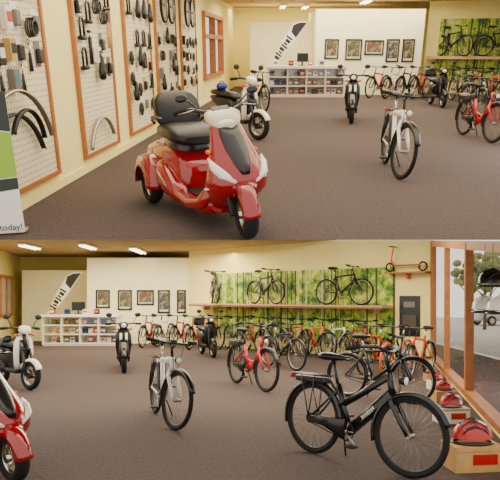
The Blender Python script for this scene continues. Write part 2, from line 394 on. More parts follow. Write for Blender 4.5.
# ---------------------------------------------------------------- mopeds
MT={}
def moped(bm_,acc,topbox=False,back=None):
    key=(bm_.name,acc.name,topbox)
    if key in MT: return MT[key]
    R=.24; RH=Vector((0,0,R)); FH=Vector((1.15,0,R)); kids=[]; back=back or bm_
    def mw(name,c):
        rim=MB().torus(c,R-.075,.016,ALU,seg=28,rs=6,flat=2.2)
        for k in range(5):
            a=k*2*math.pi/5; rim.tube([c,Vector(c)+Vector(((R-.075)*math.cos(a),0,(R-.075)*math.sin(a)))],.014,ALU,6)
        return N(name,rim.done(name),[N('tyre',MB().torus(c,R-.045,.045,RUBBER,seg=32,rs=10,flat=1.15).done('tyre')),N('hub',MB().cyl(Vector(c)-Vector((0,.06,0)),Vector(c)+Vector((0,.06,0)),.05,DARK).done('hub'))])
    kids.append(mw('rear_wheel',RH)); w=mw('front_wheel',FH); w.steer=True; kids.append(w)
    fk=MB()
    for sy in(-1,1): fk.tube([Vector((.98,.07*sy,.66)),Vector((1.15,.095*sy,.24))],.022,DARK,8)
    fk.tube([Vector((.90,0,.98)),Vector((.99,0,.64))],.03,DARK).tube([(.98,-.08,.66),(.98,.08,.66)],.028,DARK)
    kids.append(N('fork',fk.done('fork'),steer=True))
    kids.append(N('mudguard',MB().arc(FH,R+.02,.11,math.radians(25),math.radians(150),bm_,th=.012,drop=.03).done('mudguard'),steer=True))
    kids.append(N('leg_shield',MB().loft([(.30,.84,.03,.12),(.42,.85,.035,.15),(.60,.89,.04,.175),(.78,.885,.035,.16),(.92,.87,.03,.09)],bm_,axis='Z',p=2.2).loft([(.42,.885,.035,.07),(.60,.93,.035,.09),(.82,.92,.03,.08)],acc,axis='Z').done('leg_shield')))
    kids.append(N('floorboard',MB().box((.66,0,.29),(.46,.28,.07),DARK,bev=.02).done('floorboard')))
    kids.append(N('body',MB().loft([(-.38,.62,.03,.03),(-.30,.62,.08,.06),(-.1,.58,.12,.10),(.15,.54,.14,.14),(.38,.49,.14,.17),(.46,.45,.10,.13)],back).box((.08,0,.34),(.4,.14,.18),DARK,bev=.03).done('body')))
    kids.append(N('seat',MB().loft([(-.34,.735,.05,.02),(-.28,.74,.11,.05),(-.05,.745,.14,.06),(.08,.72,.13,.05),(.3,.715,.12,.05),(.47,.68,.08,.04),(.5,.67,.03,.02)],LEATHER).done('seat')))
    hb=MB().tube([(.80,-.34,1.0),(.86,-.2,1.02),(.90,0,1.0),(.86,.2,1.02),(.80,.34,1.0)],.016,DARK)
    gk=[]
    for sy in(-1,1):
        gk.append(N('grip',MB().cyl((.835,.26*sy,1.01),(.79,.37*sy,1.0),.024,RUBBER).done('grip')))
        gk.append(N('mirror',MB().tube([(.86,.2*sy,1.02),(.86,.25*sy,1.12),(.86,.30*sy,1.19)],.008,DARK,6).sphere((.86,.30*sy,1.20),(.02,.065,.045),DARK).done('mirror')))
    kids.append(N('handlebar',hb.done('handlebar'),gk,steer=True))
    kids.append(N('headlight',MB().loft([(.82,1.0,.06,.04),(.90,.99,.10,.07),(.98,.98,.09,.07),(1.01,.97,.06,.04)],bm_).sphere((.985,0,.975),(.04,.072,.052),LENS).done('headlight'),steer=True))
    for sy in(-1,1): kids.append(N('turn_signal',MB().tube([(.90,.08*sy,.90),(.92,.17*sy,.90)],[.012,.026],ORANGE).done('turn_signal')))
    kids.append(N('tail_light',MB().sphere((-.37,0,.64),(.03,.07,.04),REDP).done('tail_light')))
    kids.append(N('mudguard',MB().arc(RH,R+.02,.11,math.radians(30),math.radians(190),DARK,th=.01,drop=.03).done('mudguard')))
    if topbox: kids.append(N('top_box',MB().box((-.38,0,.90),(.30,.32,.24),BLACK,bev=.05).done('top_box')))
    node=N('electric_moped',None,kids); MT[key]=node; return node
def put_moped(node,room,front,rearx,label,steer=0,s=1.0,far=True):
    q,a=solve(room,front,rearx,1.15*s,far)
    HL=Vector((.99,0,.60)); ax=Vector((-.09,0,.38)).normalized()
    SM=Matrix.Translation(HL)@Matrix.Rotation(steer,4,ax)@Matrix.Translation(-HL)
    M=yawM(q,a,s); inst(node,room,M,label,'moped',steer_mat=SM); return M

# ---------------------------------------------------------------- mobility trike
def trike():
    L=1.62; R=.225; kids=[]
    def tw(name,c,r,w):
        c=Vector(c)
        rim=MB().torus(c,r-.085,.018,CHROME,seg=28,rs=6,flat=2.4)
        for k in range(7):
            a=k*2*math.pi/7; rim.tube([c,c+Vector(((r-.085)*math.cos(a),0,(r-.085)*math.sin(a)))],.014,CHROME,6)
        return N(name,rim.done(name),[N('tyre',MB().torus(c,r-.05,.05,RUBBER,seg=34,rs=10,flat=1.2*w).done('tyre')),N('hub',MB().cyl(c-Vector((0,.07,0)),c+Vector((0,.07,0)),.04,CHROME).done('hub'))])
    kids+=[tw('rear_wheel',(0,.35,R),R,1.15),tw('rear_wheel',(0,-.35,R),R,1.15)]
    w=tw('front_wheel',(L,0,R),R,1.1); w.steer=True; kids.append(w)
    b=MB().loft([(-.42,.48,.18,.06),(-.38,.48,.27,.13),(-.15,.50,.30,.17),(.15,.48,.31,.20),(.40,.43,.29,.21),(.58,.37,.24,.16),(.66,.33,.16,.10)],RED,n=24,p=3)
    kids.append(N('body',b.done('body')))
    for sy in(-1,1):
        m=MB().arc((0,.35*sy,R),R+.03,.26,math.radians(-4),math.radians(186),RED,th=.03,drop=.08,seg=24)
        m.loft([(.18,.42,.09,.08),(.30,.38,.13,.13),(.46,.31,.13,.13),(.62,.25,.10,.09),(.76,.20,.05,.05)],RED,yo=.27*sy)
        kids.append(N('mudguard',m.done('mudguard')))
        kids.append(N('body_trim',MB().tube([(.20,.372*sy,.46),(.38,.402*sy,.40),(.58,.382*sy,.29)],[.006,.016,.006],CHROME,8,flat=.5).done('body_trim')))
        kids.append(N('tail_light',MB().box((-.40,.2*sy,.48),(.04,.1,.06),ORANGE,bev=.01).done('tail_light')))
    kids.append(N('seat_base',MB().loft([(.54,.22,.26,.24),(.66,.22,.25,.23),(.72,.22,.22,.20)],BLACK,axis='Z').done('seat_base')))
    kids.append(N('seat',MB().loft([(-.06,.76,.16,.03),(-.02,.765,.26,.07),(.2,.77,.28,.085),(.42,.76,.28,.08),(.54,.74,.25,.06),(.60,.725,.17,.03)],LEATHER,n=24,p=3.2).done('seat')))
    bk=MB().loft([(.78,-.03,.06,.19),(.84,-.05,.08,.24),(.96,-.08,.09,.255),(1.05,-.12,.08,.245),(1.11,-.15,.06,.19),(1.14,-.16,.03,.12)],LEATHER,axis='Z',n=24,p=2.8)
    kids.append(N('backrest',bk.done('backrest')))
    for sy in(-1,1):
        kids.append(N('armrest',MB().tube([(-.1,.25*sy,.82),(-.08,.29*sy,.86),(.0,.29*sy,.885)],.012,DARK).loft([(-.05,.89,.022,.015),(.0,.895,.028,.02),(.20,.895,.028,.02),(.24,.89,.02,.012)],LEATHER,yo=.29*sy).done('armrest')))
    fl=MB().loft([(.42,.22,.18,.07),(.55,.20,.26,.08),(.85,.18,.28,.075),(1.15,.20,.26,.08),(1.32,.27,.20,.10)],RED,n=22,p=3.6)
    kids.append(N('footboard',fl.done('footboard'),[N('floor_mat',MB().box((.88,0,.262),(.50,.40,.02),DARK,bev=.008).done('floor_mat'))]))
    for sy in(-1,1):
        m=MB().tube([(.46,.25*sy,.34),(.64,.30*sy,.23),(.95,.30*sy,.20),(1.2,.27*sy,.25),(1.38,.22*sy,.42)],[.05,.055,.05,.06,.06],RED,10,flat=.7)
        kids.append(N('side_sill',m.done('side_sill')))
    cw=MB().loft([(.22,1.27,.10,.18),(.32,1.33,.15,.245),(.43,1.40,.20,.28),(.54,1.425,.20,.275),(.66,1.37,.15,.235),(.80,1.27,.10,.185),(.92,1.19,.065,.15),(.99,1.15,.04,.11)],RED,axis='Z',n=28,p=2.3)
    ck=[N('cowl_panel',MB().loft([(.57,1.595,.035,.04),(.65,1.51,.045,.085),(.74,1.42,.045,.105),(.86,1.30,.04,.11),(.95,1.215,.035,.09)],BLACK,axis='Z',n=20,p=2.4).done('cowl_panel'))]
    ck.append(N('nose',MB().loft([(1.52,.45,.15,.07),(1.60,.455,.12,.06),(1.67,.46,.06,.03),(1.69,.46,.02,.01)],RED,p=2).done('nose')))
    for sy in(-1,1):
        hl=MB().tube([(1.38,.255*sy,.68),(1.46,.24*sy,.615),(1.545,.195*sy,.56),(1.615,.095*sy,.50)],[.010,.042,.050,.014],LENS,12,flat=.8)
        ck.append(N('headlight',hl.done('headlight')))
        ck.append(N('turn_signal',MB().sphere((1.31,.225*sy,.72),(.045,.022,.022),ORANGE).done('turn_signal')))
        ck.append(N('decal',MB().tube([(1.28,.24*sy,.38),(1.36,.282*sy,.41),(1.47,.265*sy,.44)],[.005,.014,.005],WHITE,8,flat=.6).done('decal')))
    kids.append(N('front_cowl',cw.done('front_cowl'),ck))
    fm=MB().arc((L,0,R),R+.02,.16,math.radians(5),math.radians(165),RED,th=.018,drop=.05,seg=22)
    kids.append(N('mudguard',fm.done('mudguard'),steer=True))
    fk=MB()
    for sy in(-1,1): fk.tube([(1.36,.0*sy,.55),(1.46,.11*sy,.42),(L,.12*sy,R)],.022,DARK)
    kids.append(N('fork',fk.done('fork'),steer=True))
    t=MB().tube([(1.22,0,.86),(1.12,0,1.02)],.035,DARK).tube([(.90,-.36,1.05),(.98,-.25,1.07),(1.08,-.1,1.03),(1.08,.1,1.03),(.98,.25,1.07),(.90,.36,1.05)],.017,BLACK)
    gk=[]
    for sy in(-1,1):
        gk.append(N('grip',MB().cyl((.95,.28*sy,1.065),(.88,.385*sy,1.04),.025,RUBBER).done('grip')))
        gk.append(N('brake_lever',MB().tube([(1.0,.2*sy,1.07),(1.02,.28*sy,1.06),(.97,.37*sy,1.04)],.006,CHROME,6).done('brake_lever')))
        gk.append(N('mirror',MB().tube([(1.0,.2*sy,1.08),(1.02,.25*sy,1.13),(1.02,.30*sy,1.17)],.007,BLACK,6).sphere((1.02,.33*sy,1.18),(.02,.055,.035),BLACK).done('mirror')))
    gk.append(N('console',MB().loft([(1.0,1.015,.08,.02),(1.04,1.02,.15,.04),(1.14,1.0,.165,.055),(1.22,.965,.14,.05),(1.28,.93,.07,.02)],CREAM,n=22,p=3).done('console'),label='cream instrument cowl with dark display'))
    gk.append(N('display',MB().box((1.07,0,1.062),(.11,.16,.014),DARK,rot=Matrix.Rotation(.16,3,'Y'),bev=.004).done('display')))
    gk.append(N('headlamp',MB().sphere((1.25,0,.955),(.04,.08,.03),LENS).done('headlamp')))
    kids.append(N('handlebar',t.done('handlebar'),gk,steer=True))
    for sy in(-1,1):
        kids.append(N('decal',MB().prism([(.02,.52),(.16,.51),(.13,.485),(.0,.49)],.4805*sy,.485*sy,WHITE).done('decal')))
    return N('mobility_scooter',None,kids)
TRI=trike()
def put_trike(room,front,rearx,label,s=1.0,steer=0):
    q,a=solve(room,front,rearx,1.62*s,True)
    HL=Vector((1.36,0,.55)); ax=Vector((-.3,0,.5)).normalized()
    SM=Matrix.Translation(HL)@Matrix.Rotation(steer,4,ax)@Matrix.Translation(-HL)
    inst(TRI,room,yawM(q,a,s),label,'mobility scooter',steer_mat=SM)

# ================================================================= ROOM SHELLS
def wallmesh(pts,m,th=.12,side=1):
    mb=MB(); mi=mb.mi(m)
    d=Vector((pts[-1][0]-pts[0][0],pts[-1][1]-pts[0][1],0)).normalized(); n=Vector((-d.y,d.x,0))*side*th
    f_=[mb.bm.verts.new((p[0],p[1],p[2])) for p in pts]+[mb.bm.verts.new((p[0],p[1],p[3])) for p in reversed(pts)]
    bk=[mb.bm.verts.new(v.co+n) for v in f_]
    mb.ringfaces([f_,bk],mi,smooth=False)
    return mb.done('wall')
def fr(P0,P1,P,off=0):
    d=Vector((P1[0]-P0[0],P1[1]-P0[1],0)).normalized(); z=Vector((0,0,1)); y=z.cross(d)
    M=Matrix((d,y,z)).transposed().to_4x4(); M.translation=Vector(P)-y*off
    return M

# ---- room A
q0=fp('A',22,211); q1=fp('A',200,107)
dd=(q1-q0)
def onl(Y): t=(Y-q0.y)/dd.y; return (q0.x+dd.x*t,Y)
AP0=onl(5.0); AP1=onl(28.0)
SL=.3097
m=MB(); y0=EYE/SL+.002; y1=(EYE+.15)/SL+.03
vt=[m.bm.verts.new(p) for p in((-3.4,y0,0),(15,y0,0),(15,28.4,0),(-3.4,28.4,0))]
vb=[m.bm.verts.new(p) for p in((-3.4,y1,-.15),(15,y1,-.15),(15,28.4,-.15),(-3.4,28.4,-.15))]
m.ringfaces([vb,vt],m.mi(CARPET),smooth=False)
struct('floor',m.done('floor'),'A')
struct('ceiling',MB().box((5.8,17.2,3.18),(18.4,22.6,.12),CEIL).done('ceiling'),'A')
wp0=on_wall('A',203,60,AP0,AP1); wp1=on_wall('A',221,60,AP0,AP1)
def seg(a,b,z0,z1): return wallmesh([(a[0],a[1],z0,z1),(b[0],b[1],z0,z1)],WALL)
struct('wall_left',wallmesh([(AP0[0],AP0[1],.02,3.12),(wp0.x,wp0.y,0,3.12)],WALL),'A')
struct('wall_left',seg(wp1,AP1,0,3.12),'A')
struct('wall_left',seg(wp0,wp1,0,.75),'A'); struct('wall_left',seg(wp0,wp1,2.5,3.12),'A')
struct('wall_back',wallmesh([(AP1[0],28,0,3.12),(15,28,0,3.12)],WALL),'A')
Lw=(wp1-wp0).length
w=MB()
for x in(0,Lw*.5,Lw): w.box((x,0,1.62),(.11,.2,1.8),WOOD)
for z in(.75,1.9,2.5): w.box((Lw/2,0,z),(Lw+.1,.2,.11),WOOD)
o=struct('window_1',w.done('window'),'A'); o.matrix_world=ROOM['A']@fr(AP0,AP1,(wp0.x,wp0.y,0))
g=bpy.data.objects.new('glass',MB().box((Lw/2,.05,1.62),(Lw,.01,1.7),GLASS).done('glass')); scene.collection.objects.link(g); g.parent=o
bmm=MB().box((7.2,-.012,.06),(14.6,.02,.1),WALL).done('baseboard'); o=struct('baseboard_left',bmm,'A'); o.matrix_world=ROOM['A']@fr(AP0,AP1,(onl(5.3)[0],onl(5.3)[1],0))
PYA=22.9
a=at_y('A',250,60,24.6).x; b=at_y('A',330,60,24.6).x
struct('wall_partition',MB().box(((a+b)/2,25.6,1.23),(b-a,2.0,2.46),WHITEW).done('wall'),'A')
a=at_y('A',315,60,PYA).x; b=at_y('A',421,60,PYA).x
struct('wall_partition',MB().box(((a+b)/2,PYA+1.5,1.405),(b-a,3.0,2.81),WHITEW).done('wall'),'A')
MA0=fp('A',421,92.5); MA1=fp('A',640,98)
struct('wall_mural',wallmesh([(MA0.x,MA0.y,0,3.12),(MA1.x,MA1.y,0,3.12)],WALL),'A')
a=on_wall('A',441,20,MA0,MA1); L=6.5
mz=(at_y('A',441,19,a.y).z+at_y('A',441,82,a.y).z)/2; mh=abs(at_y('A',441,19,a.y).z-at_y('A',441,82,a.y).z)
inst(N('forest_mural',MB().box((L/2,-.02,mz),(L,.02,mh),MURAL).done('forest_mural')),'A',fr(MA0,MA1,(a.x,a.y,0)),'green and yellow forest photo mural on the cream wall','mural')
a=on_wall('A',428,56,MA0,MA1); SZA=a.z
SHN=N('display_shelf',None,[N('shelf_board',MB().box((3.4,-.31,SZA-.045),(6.8,.52,.09),SWOOD).done('shelf_board'))]+[N('bracket',MB().prism([(x,SZA-.09),(x+.04,SZA-.09),(x+.04,SZA-.2),(x,SZA-.2)],-.05,-.3,SWOOD).done('bracket')) for x in(.4,2.4,4.4,6.3)])
inst(SHN,'A',fr(MA0,MA1,(a.x,a.y,0)),'long pale wooden wall shelf carrying display bicycles','shelf')
def lamp(room,p,Ld,yaw=0,label='white fluorescent strip lamp on the ceiling'):
    inst(N('ceiling_lamp',None,[N('housing',MB().box((0,0,.0),(.24,Ld,.05),WHITE).done('housing')),N('tube',MB().cyl((-.06,-Ld/2+.04,-.045),(-.06,Ld/2-.04,-.045),.025,LAMP).done('tube')),N('tube',MB().cyl((.06,-Ld/2+.04,-.045),(.06,Ld/2-.04,-.045),.025,LAMP).done('tube'))]),room,Matrix.Translation(p)@Matrix.Rotation(yaw,4,'Z'),label,'ceiling lamp','fluorescent ceiling lamps')
for px,py in((283,6),(366,1),(302,9)):
    d=ray('A',px,py); t=(3.08-EYE)/d.z; lamp('A',(d.x*t,min(26.5,d.y*t),3.08),1.6)
for x in(-.5,3.5):
    for y in(8,13,18): lamp('A',(x,y,3.08),2.2)

# ---- room B
def planeB(y): return EYE+y*56/600-.004
PYB=20.2
struct('floor',MB().box((-1.5,13.5,-.05),(15.5,20,.1),CARPET).done('floor'),'B')
MB0=Vector((-2.05,20.15,0)); C=Vector((4.33,14.2,0)); dB=(C-MB0)
def onB(Y): t=(Y-MB0.y)/dB.y; return (MB0.x+dB.x*t,Y)
k=onB(16.05)
struct('wall_mural',wallmesh([(MB0.x,MB0.y,0,3.1),(k[0],k[1],0,planeB(k[1])),(C.x,C.y,0,planeB(C.y))],WALL),'B')
m=MB(); y0=16.07
poly=[(-9.2,y0),(k[0],y0),(MB0.x+.1,MB0.y+.1),(-1.0,23.5),(-9.2,23.5)]
m.ringfaces([[m.bm.verts.new((p[0],p[1],3.1)) for p in poly],[m.bm.verts.new((p[0],p[1]+(.3 if p[1]==y0 else 0),3.13)) for p in poly]],m.mi(CEIL),smooth=False)
struct('ceiling',m.done('ceiling'),'B')
LB0=(-7.0,13.6); LB1=(-8.85,23.1)
struct('wall_left',wallmesh([(LB0[0],LB0[1],0,planeB(13.6)),(-7.477,16.05,0,3.09),(LB1[0],LB1[1],0,3.1)],WALL),'B')
struct('wall_back',wallmesh([(-9.0,23.1,0,3.1),(-1.0,23.1,0,3.1)],WALL),'B')
a=at_y('B',22,0,21.4).x; b=at_y('B',95,0,21.4).x
struct('wall_partition',MB().box(((a+b)/2,22.1,1.26),(b-a,1.4,2.52),WHITEW).done('wall'),'B')
a=at_y('B',87,0,PYB).x; b=at_y('B',190,0,PYB).x
struct('wall_partition',MB().box(((a+b)/2,PYB+1.4,1.44),(b-a,2.8,2.88),WHITEW).done('wall'),'B')
P=on_wall('B',5,300,LB0,LB1)
w=MB()
for x in(-.9,0,.9): w.box((x,-.03,1.6),(.1,.1,1.3),WOOD)
for z in(.95,2.25): w.box((0,-.03,z),(1.9,.1,.1),WOOD)
w.box((0,-.02,1.6),(1.8,.02,1.25),mat('sky_pane',(200,205,195),.2))
o=struct('window_2',w.done('window'),'B'); o.matrix_world=fr(LB0,LB1,(P.x,P.y,0))
a=on_wall('B',214,280,MB0,C); b=on_wall('B',395,280,MB0,C); L=(b-a).length
za=on_wall('B',395,267,MB0,C).z; zb=.40
inst(N('forest_mural',MB().box((L/2,-.02,(zb+za)/2),(L,.02,za-zb),MURAL).done('forest_mural')),'B',fr(MB0,C,(a.x,a.y,0)),'green and yellow forest photo mural on the cream wall','mural')
a=on_wall('B',202,280,MB0,C); b=on_wall('B',394,280,MB0,C); L=(b-a).length
SZ=1.36
SHB=N('display_shelf',None,[N('shelf_board',MB().box((L/2,-.31,SZ-.03),(L,.52,.06),SWOOD).done('shelf_board')),N('shelf_edge',MB().box((L/2,-.58,SZ-.055),(L,.02,.05),DWOOD).done('shelf_edge'))]+[N('bracket',MB().prism([(x,SZ-.06),(x+.04,SZ-.06),(x+.04,SZ-.2),(x,SZ-.2)],-.05,-.3,SWOOD).done('bracket')) for x in(.4,2.2,4.0,L-.4)])
inst(SHB,'B',fr(MB0,C,(a.x,a.y,0)),'long pale wooden wall shelf carrying display bicycles','shelf')
for px,py in((30,246),(88,246),(138,250)):
    d=ray('B',px,py); t=(3.06-EYE)/d.z; lamp('B',(d.x*t,d.y*t,3.06),2.0 if py>246 else 1.4)
# window wall B
D=Vector((2.45,5.0,0))
wd=(C-D).normalized(); WL=(C-D).length
WF=fr(D,C,(D.x,D.y,0))
w=MB()
def zt(s): return planeB(D.y+wd.y*s)-.01
def post(s,wd_,dep=.10,z0=.12):
    z1=zt(s-wd_/2)-.02; w.box((s,0,(z0+z1)/2),(wd_,dep,z1-z0),WOOD)
def s_of(px): 
    p=on_wall('B',px,300,D,C); return (Vector((p.x,p.y,0))-D).length
for px,ww,dp in((433,.34,.12),(447,.12,.10),(469,.13,.12),(520,.12,.10)): post(s_of(px),ww,dp)
w.box((WL/2,0,.17),(WL,.16,.08),WOOD)
w.prism([(0,zt(0)-.12),(WL,zt(WL)-.14),(WL,zt(WL)),(0,zt(0))],-.05,.05,WOOD)
o=struct('window_3',w.done('window'),'B'); o.matrix_world=WF
g=bpy.data.objects.new('glass',MB().prism([(0,.21),(WL,.21),(WL,zt(WL)),(0,zt(0))],-.005,.005,GLASS).done('glass')); scene.collection.objects.link(g); g.parent=o
struct('wall_window',wallmesh([(D.x,D.y,0,.13),(C.x,C.y,0,.13)],WALL,side=-1),'B')
# exterior
struct('ground_outside',MB().box((24.5,26,-.3),(34,52,.1),ASPH).done('ground'),'B')
def tree(x,y,h):
    t=MB().tube([(0,0,-.25),(.05,0,h*.35),(0,.1,h*.6)],[.11,.08,.05],BARK)
    for k in range(6):
        a=k*1.05; t.tube([(.03,0,h*.35+.1*k),(math.cos(a)*h*.2,math.sin(a)*h*.2,h*.6)],[.05,.02],BARK,6)
    c=MB()
    for k in range(40):
        a=random.random()*6.28; r=random.random()**.5*h*.22; zz=h*(.52+random.random()*.4)
        c.sphere((math.cos(a)*r,math.sin(a)*r,zz),(h*.06,h*.06,h*.045),LEAF,8,6,rot=Matrix.Rotation(random.random()*3,3,'X'))
    inst(N('tree',None,[N('trunk',t.done('trunk')),N('foliage',c.done('foliage'))]),'B',Matrix.Translation((x,y,0)),'small leafy street tree beyond the shop window','tree')
tree(16.6,46,4.6); tree(19.6,49,5.6); tree(12.9,33,3.6)
def car(x,y,yaw,m,label):
    b=MB().loft([(-2.1,.6,.6,.2),(-2.0,.62,.8,.32),(-.9,.65,.86,.36),(.9,.65,.86,.36),(1.9,.55,.8,.26),(2.15,.5,.6,.15)],m,p=4)
    cb=MB().loft([(.95,-.2,1.45,.78),(1.2,-.2,1.1,.7),(1.42,-.25,.8,.62),(1.46,-.25,.6,.5)],mat('car_glass',(70,76,82),.1),axis='Z',p=4)
    ws=[N('wheel',MB().torus((sx,sy,.32),.24,.09,RUBBER,seg=20,rs=8).cyl((sx,sy-.08,.32),(sx,sy+.08,.32),.17,ALU).done('wheel')) for sx in(-1.3,1.3) for sy in(-.8,.8)]
    inst(N('car',None,[N('body',b.done('body')),N('cabin',cb.done('cabin'))]+ws),'B',Matrix.Translation((x,y,-.25))@Matrix.Rotation(yaw,4,'Z'),label,'car')
car(16.0,38,.2,mat('car_grey',(190,192,194),.3,coat=.5),'pale grey parked car seen through the shop window')

# ================================================================= furniture
cols=[REDP,BLUE,WHITE,DARK,WHITE,ORANGE,GREY,WHITE,CARD,GREY,DARK,GREY]
GB=[N('boxed_item',MB().box((0,0,.08),(.16,.14,.16),c,bev=.006).box((0,-.073,.09),(.12,.004,.07),cols[(i+2)%9]).done('boxed_item')) for i,c in enumerate(cols)]
def put_counter(room,px0,px1,py):
    p0=fp(room,px0,py); p1=fp(room,px1,py); d=p1-p0; W=d.length; a=math.atan2(d.y,d.x)
    Dp=.55; nx,nz=4,3
    b=MB().box((W/2,-.02,.03),(W,Dp-.1,.06),WHITE)
    b.box((W/2,Dp/2-.02,.48),(W,.03,.9),WHITE)
    for i in range(nx+1): b.box((i*(W-.03)/nx+.015,0,.49),(.05,Dp,.90),WHITE)
    kids=[N('body',b.done('body'))]+[N('shelf_board',MB().box((W/2,0,.08+j*.29),(W-.04,Dp-.02,.045),WHITE).done('shelf_board')) for j in range(nz)]
    kids.append(N('counter_top',MB().box((W/2,0,.965),(W+.12,Dp+.12,.09),WHITE,bev=.01).done('counter_top')))
    kids.append(N('glass_front',MB().box((W/2,-Dp/2-.01,.50),(W,.008,.82),GLASS).done('glass_front')))
    R=Matrix.Translation(p0+Vector((0,.3,0)))@Matrix.Rotation(a,4,'Z')
    inst(N('display_counter',None,kids),room,R,'white glass-fronted display counter with shelves of accessories','counter')
    for i in range(4):
        for j in range(3):
            for kx in(.18,.5,.82):
                if random.random()<.2: continue
                x=(i+kx)*(W-.03)/4+.01
                inst(random.choice(GB),room,R@Matrix.Translation((x,.02,.104+j*.29))@Matrix.Scale(.8+random.random()*.35,4),'small boxed bicycle accessory on the counter shelf','box','boxed accessories in the counter')
    for x in(.1,.3,.55,.7):
        inst(random.choice(GB),room,R@Matrix.Translation((x*W,0,1.011)),'small boxed item standing on the white counter top','box','boxes on the counter top')
    lp=N('computer_monitor',None,[N('screen',MB().box((0,0,.26),(.42,.03,.28),BLACK,bev=.01).done('screen')),N('stand',MB().box((0,.03,.08),(.05,.03,.16),DARK).box((0,.03,.01),(.22,.16,.02),DARK).done('stand'))])
    inst(lp,room,R@Matrix.Translation((.45*W,0,1.011))@Matrix.Rotation(.4,4,'Z'),'black computer monitor on the white counter','monitor')
put_counter('A',268,344,97.5)
put_counter('B',42,117,346)
MATB=mat('mat_board',(225,215,180),.8)
def picture(i,w,h):
    f=MB()
    for x in(-w/2,w/2): f.box((x,-.02,0),(.05,.04,h+.05),BLACK)
    for z in(-h/2,h/2): f.box((0,-.02,z),(w+.05,.04,.05),BLACK)
    return N('framed_picture',None,[N('picture_frame',f.done('picture_frame')),N('mat_board',MB().box((0,-.008,0),(w,.010,h),MATB).done('mat_board')),N('print',MB().box((0,-.018,.02),(w*.80,.008,h*.78),PRINTS[i%4]).done('print'))])
for room,PY,lst in (('A',PYA,((325,338,39,59),(346,361,39,60),(365,383,40,55),(387,398,39,62),(403,413,39,62))),
                   ('B',PYB,((96,110,290,308),(118,132,290,310),(137,154,290,305),(158,170,290,313),(177,186,290,313)))):
    for i,(x0,x1,y0_,y1_) in enumerate(lst):
        p=at_y(room,x0,y0_,PY); q=at_y(room,x1,y1_,PY)
        inst(picture(i,abs(q.x-p.x)-.05,abs(p.z-q.z)-.05),room,Matrix.Translation(((p.x+q.x)/2,PY-.002,(p.z+q.z)/2)),'black framed poster hung on the pale partition wall','picture','framed posters on the partition')
def feather(room,px0,py0,px1,py1,Y):
    a=at_y(room,px0,py0,Y); b=at_y(room,px1,py1,Y); d=(b-a); L=d.length; ang=math.atan2(d.z,d.x)
    f=MB().prism([(-.05,-.02),(L*.3,-.13),(L*.8,-.19),(L*1.12,-.19),(L*1.02,.04),(L*.9,.16),(L*.5,.16),(0,.10)],-.01,.01,WHITE)
    t=MB(); xx=L*.08
    for k in range(9):
        w_=.06 if k%3 else .10; h_=(.17,.24,.14)[k%3]
        if xx+w_>L*.66: break
        t.box((xx+w_/2,-.014,-.0+(.02 if k%2 else 0)),(w_,.006,h_),BLACK); xx+=w_+.035
    t.prism([(L*.70,-.16),(L*1.10,-.185),(L*1.0,.03),(L*.88,.15),(L*.74,.08)],-.018,-.011,BLACK)
    off=Matrix.Translation((0,0,a.z))@Matrix.Rotation(-ang,4,'Y')
    pl=MB().tube([(0,0,.03),(0,.0,a.z-.05),(.05,0,a.z+.02)],.015,DARK).cyl((0,0,0),(0,0,.03),.2,DARK,20)
    inst(N('feather_flag',None,[N('flag_cloth',f.done('flag_cloth'),off=off),N('lettering',t.done('lettering'),off=off),N('pole',pl.done('pole'))]),room,Matrix.Translation((a.x,Y,0)),'slim white feather flag with bold black lettering by the partition','flag')
feather('A',274,62,300,23,22.55)
feather('B',49,315,74,274,20.0)
# ================================================================= vehicles room A
put_trike('A',(247,238),184,'glossy red three-wheeled mobility scooter with black padded seat',s=1.02,steer=-.2)
WM=moped(WHITE,BLACK,False,back=DARK); BM=moped(BLACK,WHITE,False); DM=moped(BLACK,DARK,True)
WMM=put_moped(WM,'A',(258,140),224,'white and black electric moped with black seat and round mirrors',steer=.2,s=1.05)
bag=N('shoulder_bag',None,[N('bag_body',MB().loft([(.0,0,.05,.09),(.03,0,.07,.11),(.07,0,.06,.10),(.10,0,.03,.07)],BLUE,axis='Z').done('bag_body')),N('strap',MB().torus((0,0,.08),.05,.010,BLACK,seg=16,rs=5,a0=0,a1=math.pi,axis='X').done('strap'))])
inst(bag,'A',WMM@Matrix.Translation((-.05,0,.803)),'small blue cloth bag lying on the white moped seat','bag')
put_moped(BM,'A',(351,124),349,'black electric moped facing forward with white front trim',s=1.0)
put_moped(DM,'A',(442,108),430,'black electric moped with black top box',s=1.0)
WB=bike('ebike',WHITE,rim=DARK); RB=bike('step',REDP,rim=DARK); KB=bike('city',BLACK,rim=DARK); MTB=bike('mtb',BLACK); RDB=bike('road',BLACK)
ORB=bike('mtb',ORANGE,acc=BLACK); RDR=bike('mtb',REDP); GRB=bike('mtb',mat('green_paint',(60,90,50),.4)); SIL=bike('mtb',WHITE); ORT=bike('road',BLACK,tyre=ORANGE,rim=ORANGE)
put_bike(WB,'A',(398,179),384,'white electric bicycle with black mudguards and rear rack',steer=.25,s=1.03)
put_bike(RB,'A',(490,143),462,'red step-through electric bicycle with black rear battery',steer=.1)
put_bike(KB,'A',(478,118),462,'black city bicycle parked beside the red one',steer=.1)
put_bike(MTB,'A',(264,112),250,'black bicycle with thin spoked wheels beside the white moped')
LBL={id(RDR):'red bicycle',id(SIL):'white bicycle',id(MTB):'black bicycle',id(ORB):'orange bicycle',id(ORT):'black bicycle with orange tyres',id(GRB):'green bicycle',id(RB):'red electric city bicycle',id(KB):'black city bicycle',id(WB):'white electric bicycle'}
for fr_,rx,nd in(((369,98),384,RDR),((385,99),399,SIL),((398,98),411,MTB),((412,99),425,RDR),
                    ((464,103),451,MTB),((480,103),467,RDR),((497,104),484,ORB),((514,105),501,MTB)):
    put_bike(nd,'A',fr_,rx,LBL[id(nd)]+' parked in the row along the wall',group='bicycles parked in the row')
